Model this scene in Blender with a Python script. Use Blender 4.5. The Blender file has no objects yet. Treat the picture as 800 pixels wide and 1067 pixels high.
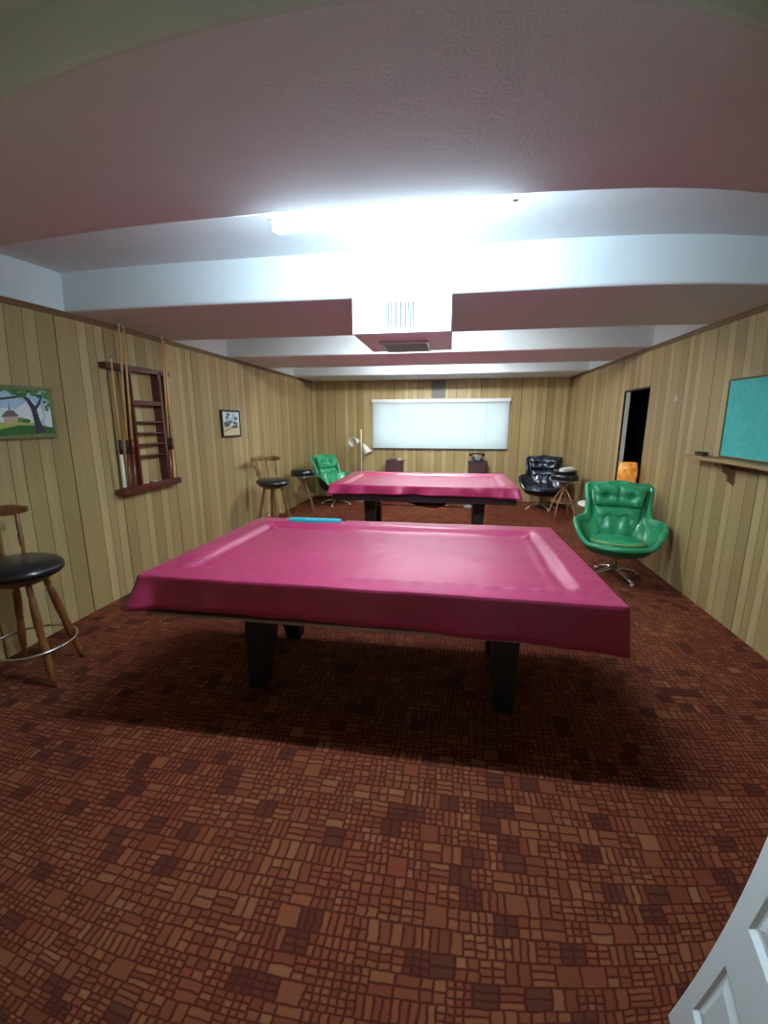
import bpy, bmesh, math, random
from mathutils import Vector, Matrix, noise
PI = math.pi
random.seed(7)
S = bpy.context.scene
C = S.collection

# ------------------------------------------------------------------ camera
cd = bpy.data.cameras.new('camera')
cam = bpy.data.objects.new('camera', cd)
C.objects.link(cam)
S.camera = cam
cd.type = 'PANO'
cd.panorama_type = 'FISHEYE_LENS_POLYNOMIAL'
cd.sensor_fit = 'HORIZONTAL'
cd.sensor_width = 36
cd.sensor_height = 36 * 1067 / 800
cd.fisheye_fov = PI
_s = 800 / 36.0
cd.fisheye_polynomial_k0 = 0
cd.fisheye_polynomial_k1 = -0.0022634665 * _s
cd.fisheye_polynomial_k2 = 0
cd.fisheye_polynomial_k3 = 1.0462122 * (_s / 600) ** 3
cd.fisheye_polynomial_k4 = -0.7103344 * (_s / 600) ** 4
cd.clip_start = 0.01
cam.location = (0, 0, 1.55)
cam.rotation_euler = (PI / 2 - .2088912, 0, .1612581)

# ------------------------------------------------------------------ world / exposure
w = bpy.data.worlds.new('world')
S.world = w
w.use_nodes = True
w.node_tree.nodes['Background'].inputs[0].default_value = (.86, .95, 1, 1)
w.node_tree.nodes['Background'].inputs[1].default_value = 1.35
S.view_settings.view_transform = 'Standard'
S.view_settings.look = 'None'
S.view_settings.gamma = 1
S.view_settings.use_curve_mapping = False
S.view_settings.exposure = 0.8
S.cycles.use_denoising = True
S.cycles.max_bounces = 10
S.cycles.diffuse_bounces = 7
S.cycles.sample_clamp_indirect = 6

TUBE_NEAR, TUBE_MID, TUBE_FAR = 275, 95, 120     # emission strength of the tubes in the three bays

# room numbers
XL, XR, YB, YF = -2.908, 2.115, 8.673, -.10
HP, HC = 2.352, 2.628
BEAMS = [(-.55, -.02), (.903, 1.814), (2.991, 4.23), (5.377, 6.518), (7.70, YB)]

# ------------------------------------------------------------------ node helpers
def srgb(r, g, b):
    f = lambda c: (c / 255 / 12.92) if c / 255 <= .04045 else ((c / 255 + .055) / 1.055) ** 2.4
    return (f(r), f(g), f(b), 1)

class NT:
    def __init__(s, name):
        s.m = bpy.data.materials.new(name); s.m.use_nodes = True
        s.t = s.m.node_tree; s.b = s.t.nodes['Principled BSDF']
    def n(s, typ, **kw):
        x = s.t.nodes.new(typ)
        for k, v in kw.items():
            if k.startswith('i_'):
                x.inputs[int(k[2:]) if k[2:].isdigit() else k[2:].replace('_', ' ')].default_value = v
            else: setattr(x, k, v)
        return x
    def l(s, a, b): s.t.links.new(a, b)
    def math(s, op, a, b=None, c=None):
        x = s.n('ShaderNodeMath', operation=op)
        for i, v in enumerate((a, b, c)):
            if v is None: continue
            if isinstance(v, (int, float)): x.inputs[i].default_value = v
            else: s.l(v, x.inputs[i])
        return x.outputs[0]
    def mix(s, f, a, b, mode='MIX'):
        x = s.n('ShaderNodeMix', data_type='RGBA', blend_type=mode)
        for i, v in ((0, f), (6, a), (7, b)):
            if isinstance(v, (int, float, tuple)): x.inputs[i].default_value = v
            else: s.l(v, x.inputs[i])
        return x.outputs[2]
    def noise(s, vec=None, scale=5, detail=2, rough=.5):
        x = s.n('ShaderNodeTexNoise'); x.inputs['Scale'].default_value = scale
        x.inputs['Detail'].default_value = detail; x.inputs['Roughness'].default_value = rough
        if vec is not None: s.l(vec, x.inputs['Vector'])
        return x
    def bump(s, h, strength=.3, dist=.005):
        x = s.n('ShaderNodeBump'); x.inputs['Strength'].default_value = strength
        x.inputs['Distance'].default_value = dist
        s.l(h, x.inputs['Height']); s.l(x.outputs[0], s.b.inputs['Normal'])
    def ramp(s, f, stops, interp='LINEAR'):
        x = s.n('ShaderNodeValToRGB'); cr = x.color_ramp; cr.interpolation = interp
        while len(cr.elements) < len(stops): cr.elements.new(0.5)
        for e, (p, c) in zip(cr.elements, stops): e.position = p; e.color = c
        s.l(f, x.inputs[0]); return x.outputs[0]
    def setp(s, **kw):
        for k, v in kw.items(): s.b.inputs[k.replace('_', ' ')].default_value = v

def plain(name, col, rough=.5, metal=0, var=.12, scale=20, bump=0, coat=0, spec=.5, bscale=None):
    t = NT(name)
    g = t.n('ShaderNodeNewGeometry')
    nz = t.noise(g.outputs['Position'], scale, 3)
    lo = tuple(c * (1 - var) for c in col[:3]) + (1,); hi = tuple(min(1, c * (1 + var)) for c in col[:3]) + (1,)
    t.l(t.mix(nz.outputs[0], lo, hi), t.b.inputs['Base Color'])
    t.setp(Roughness=rough, Metallic=metal)
    t.b.inputs['Coat Weight'].default_value = coat
    t.b.inputs['Specular IOR Level'].default_value = spec
    if bump:
        nb = t.noise(g.outputs['Position'], bscale or scale * 4, 3)
        t.bump(nb.outputs[0], bump, .004)
    return t.m

# carpet: patchwork of small blocks with dark joints, random blocks of dark pile
def carpet_mat():
    t = NT('carpet')
    g = t.n('ShaderNodeNewGeometry')
    warp = t.noise(g.outputs['Position'], 22, 2)
    wv = t.n('ShaderNodeVectorMath', operation='MULTIPLY_ADD')
    t.l(warp.outputs['Color'], wv.inputs[0]); wv.inputs[1].default_value = (.014, .014, 0)
    t.l(g.outputs['Position'], wv.inputs[2])
    sp = t.n('ShaderNodeSeparateXYZ'); t.l(wv.outputs[0], sp.inputs[0])
    X, Y = sp.outputs[0], sp.outputs[1]
    cell = .074
    v = t.math('DIVIDE', Y, cell)
    row = t.math('FLOOR', v)
    wr = t.n('ShaderNodeTexWhiteNoise', noise_dimensions='1D'); t.l(row, wr.inputs['W'])
    u = t.math('ADD', t.math('DIVIDE', X, cell), wr.outputs[0])
    col = t.math('FLOOR', u)
    cv = t.n('ShaderNodeCombineXYZ'); t.l(col, cv.inputs[0]); t.l(row, cv.inputs[1])
    wc = t.n('ShaderNodeTexWhiteNoise', noise_dimensions='2D'); t.l(cv.outputs[0], wc.inputs['Vector'])
    sc = t.n('ShaderNodeSeparateColor'); t.l(wc.outputs['Color'], sc.inputs[0])
    nx = t.math('FLOOR', t.math('MULTIPLY_ADD', sc.outputs[0], 2.45, 1.4))
    ny = t.math('FLOOR', t.math('MULTIPLY_ADD', sc.outputs[1], 2.55, 1.4))
    dark = t.math('GREATER_THAN', sc.outputs[2], .88)
    fu = t.math('MULTIPLY', t.math('FRACT', u), nx)
    fv = t.math('MULTIPLY', t.math('FRACT', v), ny)
    gu, gv = t.math('FRACT', fu), t.math('FRACT', fv)
    eu = t.math('DIVIDE', t.math('MINIMUM', gu, t.math('SUBTRACT', 1, gu)), nx)
    ev = t.math('DIVIDE', t.math('MINIMUM', gv, t.math('SUBTRACT', 1, gv)), ny)
    e = t.math('MINIMUM', eu, ev)
    mr = t.n('ShaderNodeMapRange'); t.l(e, mr.inputs[0]); mr.inputs[1].default_value = .012; mr.inputs[2].default_value = .085
    joint = mr.outputs[0]
    iv = t.n('ShaderNodeCombineXYZ')
    t.l(t.math('ADD', t.math('MULTIPLY', col, 7), t.math('FLOOR', fu)), iv.inputs[0])
    t.l(t.math('ADD', t.math('MULTIPLY', row, 7), t.math('FLOOR', fv)), iv.inputs[1])
    wi = t.n('ShaderNodeTexWhiteNoise', noise_dimensions='2D'); t.l(iv.outputs[0], wi.inputs['Vector'])
    block = t.ramp(wi.outputs[0], [(0, srgb(128, 72, 52)), (.3, srgb(150, 90, 62)), (.55, srgb(166, 110, 76)), (.8, srgb(142, 76, 58)), (1, srgb(172, 126, 90))])
    blockd = t.mix(t.math('MULTIPLY', dark, .8), block, srgb(72, 40, 40))
    big = t.noise(g.outputs['Position'], .9, 2)
    tint = t.ramp(big.outputs[0], [(.35, (1.05, .85, .85, 1)), (.65, (1, 1.03, .98, 1))])
    c2 = t.mix(1, blockd, tint, 'MULTIPLY')
    pile = t.noise(g.outputs['Position'], 260, 3, .7)
    c3 = t.mix(t.math('MULTIPLY', pile.outputs[0], .75), c2, srgb(90, 42, 28))
    fin = t.mix(joint, srgb(84, 32, 24), c3)
    fin = t.mix(1, fin, (.64, .59, .52, 1), 'MULTIPLY')
    t.l(fin, t.b.inputs['Base Color'])
    t.setp(Roughness=.95); t.b.inputs['Specular IOR Level'].default_value = .12
    h = t.math('ADD', t.math('MULTIPLY', joint, .7), t.math('MULTIPLY', pile.outputs[0], .5))
    t.bump(h, .5, .006)
    return t.m

# random width plank panelling; axis 0 (x) or 1 (y) runs along the wall
WID = [.134, .103, .156, .198, .09, .075, .10, .12, .15, .094]
def panel_mat(name, axis, start):
    t = NT(name)
    g = t.n('ShaderNodeNewGeometry')
    sp = t.n('ShaderNodeSeparateXYZ'); t.l(g.outputs['Position'], sp.inputs[0])
    per = sum(WID)
    q = t.math('DIVIDE', t.math('ADD', sp.outputs[axis], -start + per * 20), per)
    f = t.math('FRACT', q); rep = t.math('FLOOR', q)
    ids, gr, a = [], [], 0
    tone = [.2, .75, .3, .45, .9, .35, .8, .1, .6, .95]
    for i, wd in enumerate(WID):
        ids.append((a / per, (tone[i],) * 3 + (1,)))
        hw = .0022 / per
        gr += [(max(0, a / per - hw) if i else 0, (0, 0, 0, 1)), (a / per + hw, (1, 1, 1, 1))]
        a += wd
    idc = t.ramp(f, ids, 'CONSTANT'); groove = t.ramp(f, gr, 'CONSTANT')
    # distance based groove: keep both sides narrow
    gr2 = []
    a = 0
    for i, wd in enumerate(WID):
        hw = .003 / per
        if i: gr2.append((a / per - hw, (0, 0, 0, 1)))
        else: gr2.append((0, (0, 0, 0, 1)))
        gr2.append((a / per + hw, (1, 1, 1, 1)))
        a += wd
    groove = t.ramp(f, gr2, 'CONSTANT')
    cv = t.n('ShaderNodeCombineXYZ'); t.l(rep, cv.inputs[0]); t.l(idc, cv.inputs[1])
    wn = t.n('ShaderNodeTexWhiteNoise', noise_dimensions='2D'); t.l(cv.outputs[0], wn.inputs['Vector'])
    tn = t.math('ADD', t.math('MULTIPLY', idc, .7), t.math('MULTIPLY', wn.outputs[0], .3))
    mp = t.n('ShaderNodeVectorMath', operation='MULTIPLY'); t.l(g.outputs['Position'], mp.inputs[0]); mp.inputs[1].default_value = (1, 1, .05)
    ad = t.n('ShaderNodeVectorMath', operation='ADD'); t.l(mp.outputs[0], ad.inputs[0]); t.l(wn.outputs['Color'], ad.inputs[1])
    gn = t.noise(ad.outputs[0], 55, 4, .6)
    gn2 = t.noise(ad.outputs[0], 12, 3, .6)
    base = t.ramp(tn, [(0, srgb(150, 130, 88)), (.5, srgb(180, 160, 112)), (1, srgb(212, 194, 144))])
    c = t.mix(t.math('MULTIPLY', gn.outputs[0], .55), base, srgb(124, 100, 62))
    c = t.mix(t.math('MULTIPLY', t.math('SUBTRACT', gn2.outputs[0], .35), .9), c, srgb(150, 128, 80))
    c = t.mix(groove, srgb(62, 46, 24), c)
    t.l(c, t.b.inputs['Base Color'])
    t.setp(Roughness=.42); t.b.inputs['Specular IOR Level'].default_value = .35
    t.bump(groove, .5, .003)
    return t.m

def wood(name, c1, c2, rough=.4, stretch=(1, 1, .1), scale=30, coat=0):
    t = NT(name)
    g = t.n('ShaderNodeTexCoord')
    mp = t.n('ShaderNodeVectorMath', operation='MULTIPLY'); t.l(g.outputs['Object'], mp.inputs[0]); mp.inputs[1].default_value = stretch
    nz = t.noise(mp.outputs[0], scale, 4, .6)
    t.l(t.ramp(nz.outputs[0], [(.3, c1), (.7, c2)]), t.b.inputs['Base Color'])
    t.setp(Roughness=rough); t.b.inputs['Coat Weight'].default_value = coat
    return t.m

def emis(name, col, strength):
    t = NT(name)
    t.setp(Base_Color=(.9, .9, .9, 1))
    t.b.inputs['Emission Color'].default_value = col
    t.b.inputs['Emission Strength'].default_value = strength
    return t.m

M = {}
M['carpet'] = carpet_mat()
M['panelY'] = panel_mat('wood_panelling_side', 1, 2.489)
M['panelX'] = panel_mat('wood_panelling_back', 0, -1.6)
M['plaster'] = plain('stippled_plaster', srgb(211, 221, 223), .9, var=.05, scale=6, bump=.12, bscale=110)
M['wtrim'] = wood('dark_trim', srgb(92, 70, 42), srgb(120, 94, 58), .5)
M['white'] = plain('white_paint', srgb(228, 232, 232), .45, var=.03)
M['doorwhite'] = plain('white_door_paint', srgb(238, 246, 246), .4, var=.03)
M['tube_near'] = emis('tube_glow_near', (.68, .86, 1, 1), TUBE_NEAR)
M['tube_mid'] = emis('tube_glow_mid', (.90, .95, 1, 1), TUBE_MID)
M['tube_far'] = emis('tube_glow_far', (.92, .96, 1, 1), TUBE_FAR)
M['chrome'] = plain('chrome', (.75, .75, .75, 1), .18, metal=1, var=.02)
M['steel'] = plain('brushed_steel', (.5, .5, .48, 1), .35, metal=1, var=.05)
M['blackvinyl'] = plain('black_vinyl', srgb(22, 24, 27), .28, var=.15, bump=.08, coat=.3)
M['navyvinyl'] = plain('blue_black_vinyl', srgb(20, 30, 44), .25, var=.15, bump=.08, coat=.4)
M['navyshell'] = plain('blue_black_shell', srgb(16, 22, 32), .32, var=.15, bump=.08, coat=.3)
M['greenvinyl'] = plain('green_vinyl', srgb(46, 148, 100), .3, var=.12, scale=9, bump=.1, coat=.35)
M['greenshell'] = plain('green_vinyl_shell', srgb(32, 128, 80), .32, var=.12, scale=9, bump=.1, coat=.3)
M['darkshell'] = plain('dark_green_black_shell', srgb(14, 24, 22), .4, var=.12, bump=.1)
M['piping'] = plain('pale_green_piping', srgb(110, 170, 110), .35)
M['piping_y'] = plain('yellowed_piping', srgb(170, 176, 96), .4)
M['piping_b'] = plain('grey_piping', srgb(96, 108, 118), .35)
M['stoolwood'] = wood('walnut_stained_wood', srgb(84, 44, 22), srgb(140, 88, 44), .35, coat=.3)
M['stoolwood2'] = wood('honey_stained_wood', srgb(98, 68, 38), srgb(140, 104, 60), .4)
M['bentwood'] = wood('bent_wood', srgb(142, 92, 66), srgb(180, 130, 96), .4)
M['redwood'] = wood('mahogany_stained_wood', srgb(64, 22, 16), srgb(96, 38, 26), .35, coat=.3)
M['cue'] = wood('maple_cue', srgb(196, 150, 92), srgb(216, 176, 118), .3, scale=12)
M['cuebutt'] = wood('dark_cue_butt', srgb(96, 42, 24), srgb(130, 64, 36), .3, coat=.4)
M['cueblack'] = plain('cue_wrap', srgb(26, 22, 22), .6)
M['ivory'] = plain('ivory_plastic', srgb(228, 222, 204), .35, var=.04)
M['blackmetal'] = plain('black_metal', srgb(20, 19, 22), .45, var=.1)
M['apron'] = plain('dark_wood_laminate', srgb(52, 30, 34), .4, var=.15, coat=.2)
M['felt'] = plain('teal_cloth', srgb(40, 150, 160), .9, var=.08, bump=.2, bscale=300)
M['ledge'] = wood('pine_ledge', srgb(150, 120, 76), srgb(176, 146, 98), .5, stretch=(1, .1, 1))
M['cream'] = plain('cream_enamel', srgb(226, 222, 204), .35, var=.03)
M['olive'] = wood('olive_frame', srgb(96, 104, 62), srgb(124, 130, 84), .5)
M['paper'] = plain('white_paper', srgb(222, 224, 218), .8, var=.04)
M['darkbox'] = wood('dark_cabinet_wood', srgb(54, 30, 30), srgb(74, 44, 40), .45)
M['duskytone'] = plain('dusky_tone', srgb(104, 98, 90), .6)
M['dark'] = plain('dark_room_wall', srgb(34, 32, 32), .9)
M['darktrim'] = plain('brown_black_trim', srgb(40, 32, 24), .6)
M['brass'] = plain('brass', (.6, .42, .18, 1), .3, metal=1)

# vinyl pool table cover
def vinyl():
    t = NT('crimson_vinyl')
    g = t.n('ShaderNodeNewGeometry')
    nz = t.noise(g.outputs['Position'], 2.2, 3)
    t.l(t.mix(nz.outputs[0], srgb(154, 18, 74), srgb(172, 26, 90)), t.b.inputs['Base Color'])
    t.b.inputs['Specular IOR Level'].default_value = .5; t.b.inputs['Coat Weight'].default_value = 1; t.b.inputs['Coat Roughness'].default_value = .36; t.b.inputs['Coat IOR'].default_value = 1.5
    t.b.inputs['Sheen Weight'].default_value = .05
    wv = t.noise(g.outputs['Position'], 5, 4, .6)
    rr = t.ramp(wv.outputs[0], [(.3, (.42, .42, .42, 1)), (.75, (.52, .52, .52, 1))])
    t.l(rr, t.b.inputs['Roughness'])
    fine = t.noise(g.outputs['Position'], 11, 3, .5); fine.inputs['Distortion'].default_value = .4
    t.bump(fine.outputs[0], .30, .012)
    return t.m
M['vinyl'] = vinyl()

# amber glass shade
def amber():
    t = NT('amber_glass')
    g = t.n('ShaderNodeTexCoord')
    nz = t.noise(g.outputs['Object'], 14, 3)
    c = t.ramp(nz.outputs[0], [(.3, srgb(196, 110, 34)), (.7, srgb(236, 170, 84))])
    t.l(c, t.b.inputs['Base Color']); t.l(c, t.b.inputs['Emission Color'])
    t.b.inputs['Emission Strength'].default_value = .22
    t.setp(Roughness=.12); t.b.inputs['Coat Weight'].default_value = .5
    return t.m
M['amber'] = amber()

def chalk():
    t = NT('teal_chalkboard')
    g = t.n('ShaderNodeTexCoord')
    a = t.noise(g.outputs['Object'], 7, 5, .7); a.inputs['Distortion'].default_value = 2.5
    f = t.ramp(a.outputs[0], [(.45, (0, 0, 0, 1)), (.75, (.5, .5, .5, 1))])
    t.l(t.mix(f, srgb(66, 184, 176), srgb(128, 206, 198)), t.b.inputs['Base Color'])
    t.setp(Roughness=.7)
    return t.m
M['chalk'] = chalk()

def blindmat():
    t = NT('blind_slats')
    t.setp(Base_Color=srgb(236, 244, 244), Roughness=.5)
    tr = t.n('ShaderNodeBsdfTranslucent'); tr.inputs[0].default_value = (.85, .93, .95, 1)
    mx = t.n('ShaderNodeMixShader'); mx.inputs[0].default_value = .45
    t.l(t.b.outputs[0], mx.inputs[1]); t.l(tr.outputs[0], mx.inputs[2])
    t.l(mx.outputs[0], t.t.nodes['Material Output'].inputs[0])
    return t.m
M['blind'] = blindmat()
def glassmat():
    t = NT('window_glass')
    t.setp(Base_Color=(1, 1, 1, 1), Roughness=.02); t.b.inputs['Transmission Weight'].default_value = 1
    t.b.inputs['IOR'].default_value = 1.1
    return t.m
M['glass'] = glassmat()

# ------------------------------------------------------------------ mesh helpers
def obj(name, bm, mat, parent=None, smooth=False, mats=None, kind=None, loc=None, bevel=0):
    me = bpy.data.meshes.new(name)
    bmesh.ops.recalc_face_normals(bm, faces=bm.faces[:])
    if smooth:
        for f in bm.faces: f.smooth = True
    bm.to_mesh(me); bm.free()
    for m in (mats or [mat]): me.materials.append(M[m] if isinstance(m, str) else m)
    o = bpy.data.objects.new(name, me); C.objects.link(o)
    if parent is not None: o.parent = parent
    if loc: o.location = loc
    if kind: o['kind'] = kind
    if bevel:
        b = o.modifiers.new('bevel', 'BEVEL'); b.width = bevel; b.segments = 2; b.limit_method = 'ANGLE'
    return o

def thing(name, label, cat, loc=(0, 0, 0), rz=0, group=None):
    o = bpy.data.objects.new(name, None); C.objects.link(o)
    o.empty_display_size = .1
    o.location = loc; o.rotation_euler = (0, 0, rz)
    tag(o, label, cat, group); return o

def tag(o, label, cat, group=None):
    o['label'] = label; o['category'] = cat
    if group: o['group'] = group
    return o

def box(bm, x0, x1, y0, y1, z0, z1, mi=0):
    v = [bm.verts.new((x, y, z)) for z in (z0, z1) for y in (y0, y1) for x in (x0, x1)]
    fs = []
    for q in ((0, 1, 3, 2), (4, 6, 7, 5), (0, 4, 5, 1), (2, 3, 7, 6), (0, 2, 6, 4), (1, 5, 7, 3)):
        f = bm.faces.new([v[i] for i in q]); f.material_index = mi; fs.append(f)
    return fs

def bx(*a):
    bm = bmesh.new(); box(bm, *a); return bm

def frame(d):
    d = Vector(d).normalized()
    u = Vector((0, 0, 1)) if abs(d.z) < .9 else Vector((1, 0, 0))
    a = d.cross(u).normalized(); b = d.cross(a).normalized()
    return a, b

def tube(bm, pts, r, n=12, closed=False, mi=0, sx=1.0):
    pts = [Vector(p) for p in pts]
    rs = r if isinstance(r, (list, tuple)) else [r] * len(pts)
    rings = []; N = len(pts); pa = None
    for i, p in enumerate(pts):
        if closed: d = pts[(i + 1) % N] - pts[i - 1]
        else: d = pts[min(i + 1, N - 1)] - pts[max(i - 1, 0)]
        d.normalize()
        if pa is None: a, b = frame(d)
        else:
            a = (pa - d * pa.dot(d)).normalized(); b = d.cross(a)
        pa = a
        rings.append([bm.verts.new(p + (a * math.cos(t) * sx + b * math.sin(t)) * rs[i]) for t in [2 * PI * k / n for k in range(n)]])
    for i in range(N if closed else N - 1):
        A, B = rings[i], rings[(i + 1) % N]
        for k in range(n):
            f = bm.faces.new((A[k], A[(k + 1) % n], B[(k + 1) % n], B[k])); f.material_index = mi
    if not closed:
        for R in (rings[0], rings[-1]):
            f = bm.faces.new(R); f.material_index = mi

def lathe(bm, prof, n=32, c=(0, 0, 0), mi=0):
    rings = []
    for r, z in prof:
        if r < 1e-5: rings.append([bm.verts.new((c[0], c[1], c[2] + z))])
        else: rings.append([bm.verts.new((c[0] + r * math.cos(2 * PI * k / n), c[1] + r * math.sin(2 * PI * k / n), c[2] + z)) for k in range(n)])
    for A, B in zip(rings, rings[1:]):
        for k in range(n):
            k2 = (k + 1) % n
            if len(A) == 1 and len(B) == 1: continue
            if len(A) == 1: f = bm.faces.new((A[0], B[k2], B[k]))
            elif len(B) == 1: f = bm.faces.new((A[k], A[k2], B[0]))
            else: f = bm.faces.new((A[k], A[k2], B[k2], B[k]))
            f.material_index = mi
    for R in (rings[0], rings[-1]):
        if len(R) > 1: bm.faces.new(R).material_index = mi

def turned(bm, p0, p1, prof, n=14):
    """turned spindle between two points: prof = list of (t, radius)"""
    p0, p1 = Vector(p0), Vector(p1)
    tube(bm, [p0.lerp(p1, t) for t, r in prof], [r for t, r in prof], n)

def ring(bm, R, r, z, n=40, m=8, c=(0, 0)):
    tube(bm, [(c[0] + R * math.cos(2 * PI * k / n), c[1] + R * math.sin(2 * PI * k / n), z) for k in range(n)], r, m, closed=True)

def prism(bm, poly, axis, a, b, mi=0):
    """extrude a 2D polygon along axis (0,1,2) from a to b"""
    def P(u, v, t):
        return {0: (t, u, v), 1: (u, t, v), 2: (u, v, t)}[axis]
    A = [bm.verts.new(P(u, v, a)) for u, v in poly]; B = [bm.verts.new(P(u, v, b)) for u, v in poly]
    n = len(poly)
    bm.faces.new(A).material_index = mi; bm.faces.new(B[::-1]).material_index = mi
    for i in range(n):
        bm.faces.new((A[i], B[i], B[(i + 1) % n], A[(i + 1) % n])).material_index = mi

# ================================================================== STRUCTURE
def struct(name, bm, m, parent=None, **kw): return obj(name, bm, m, parent, kind='structure', **kw)

struct('floor', bx(XL - .15, XR + .15, -2.3, YB + .15, -.08, 0), 'carpet')
struct('ceiling', bx(XL - .15, XR + .15, YF - .1, YB + .15, HC, HC + .1), 'plaster')
def beam(y0, y1, x0=XL, x1=XR):
    bm = bmesh.new()
    r = .022
    poly = [(y0, HC + .02), (y0, HP + r)] + [(y0 + r - r * math.cos(a), HP + r - r * math.sin(a)) for a in (PI / 6, PI / 3, PI / 2)] \
        + [(y1 - r + r * math.sin(a), HP + r - r * math.cos(a)) for a in (0, PI / 6, PI / 3)] + [(y1, HP + r), (y1, HC + .02)]
    prism(bm, poly, 0, x0 - .02, x1 + .02)
    return bm
for y0, y1 in BEAMS:
    struct('ceiling_beam', beam(y0, y1), 'plaster')

wl = struct('wall_left', bx(XL - .15, XL, YF, YB + .15, 0, HP), 'panelY')
struct('plaster_band', bx(XL - .15, XL + .0, YF, YB + .15, HP, HC), 'plaster', wl)
# right wall with the doorway to a dark room
DY0, DY1, DZ = 5.30, 6.06, 1.93
bm = bmesh.new()
box(bm, XR, XR + .075, YF, DY0, 0, HP); box(bm, XR, XR + .075, DY1, YB + .15, 0, HP); box(bm, XR, XR + .075, DY0, DY1, DZ, HP)
wr = struct('wall_right', bm, 'panelY')
struct('plaster_band', bx(XR, XR + .13, YF, YB + .15, HP, HC), 'plaster', wr)
# back wall with window opening
WX0, WX1, WZ0, WZ1 = -1.58, .98, 1.06, 1.93
bm = bmesh.new()
for a in ((XL, WX0, 0, HC), (WX1, XR, 0, HC), (WX0, WX1, 0, WZ0), (WX0, WX1, WZ1, HC)):
    box(bm, a[0], a[1], YB, YB + .15, a[2], a[3])
struct('wall_back', bm, 'panelX')
# wall behind the camera with the doorway the picture is taken from
bm = bmesh.new()
FX0, FX1 = -.25, .70
box(bm, XL, FX0, YF - .1, YF, 0, HC); box(bm, FX1, XR, YF - .1, YF, 0, HC); box(bm, FX0, FX1, YF - .1, YF, 2.05, HC)
struct('wall_front', bm, 'panelX')
# small hallway behind it
bm = bmesh.new()
box(bm, -.9, FX0, -2.3, YF - .1, 0, 2.3); box(bm, FX1 + .2, FX1 + .8, -2.3, YF - .1, 0, 2.3); box(bm, -.9, FX1 + .8, -2.4, -2.3, 0, 2.3); box(bm, -.9, FX1 + .8, -2.4, YF - .1, 2.3, 2.4)
struct('wall_hallway', bm, 'white')
# dark brown moulding on top of the panelling
def cove(y0, y1, x, sgn):
    bm = bmesh.new()
    prism(bm, [(x, HP - .038), (x + sgn * .012, HP - .036), (x + sgn * .018, HP - .012), (x + sgn * .026, HP), (x, HP)], 1, y0, y1)
    return bm
struct('trim_1', cove(YF, YB, XL, 1), 'wtrim')
struct('trim_2', cove(YF, YB, XR, -1), 'wtrim')

# doorway on the right: casing, jamb and the unlit room beyond
bm = bmesh.new()
box(bm, XR + .001, XR + .02, DY1 - .02, DY1 - .001, 0, DZ - .001); box(bm, XR + .001, XR + .075, DY0 + .001, DY0 + .016, 0, DZ - .001)
box(bm, XR + .001, XR + .075, DY0 + .016, DY1 - .02, DZ - .016, DZ - .001)
struct('trim_3', bm, 'darktrim')
struct('trim_4', bx(XR + .021, XR + .068, DY1 - .022, DY1 - .001, 0, DZ - .018), 'ivory')
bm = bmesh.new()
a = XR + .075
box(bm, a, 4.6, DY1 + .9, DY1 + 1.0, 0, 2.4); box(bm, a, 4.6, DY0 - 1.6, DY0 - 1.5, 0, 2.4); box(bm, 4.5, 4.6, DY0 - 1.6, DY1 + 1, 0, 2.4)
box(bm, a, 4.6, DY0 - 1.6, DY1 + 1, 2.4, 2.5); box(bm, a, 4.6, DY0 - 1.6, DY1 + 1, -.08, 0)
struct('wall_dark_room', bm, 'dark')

# window
bm = bmesh.new()
for a in ((WX0, WX1, WZ0, WZ0 + .04), (WX0, WX1, WZ1 - .04, WZ1), (WX0, WX0 + .04, WZ0, WZ1), (WX1 - .04, WX1, WZ0, WZ1), (-.33, -.28, WZ0, WZ1)):
    box(bm, a[0], a[1], YB + .06, YB + .10, a[2], a[3])
win = struct('window_1', bm, 'white')
obj('pane', bx(WX0 + .03, WX1 - .03, YB + .075, YB + .08, WZ0 + .03, WZ1 - .03), 'glass', win)

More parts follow.
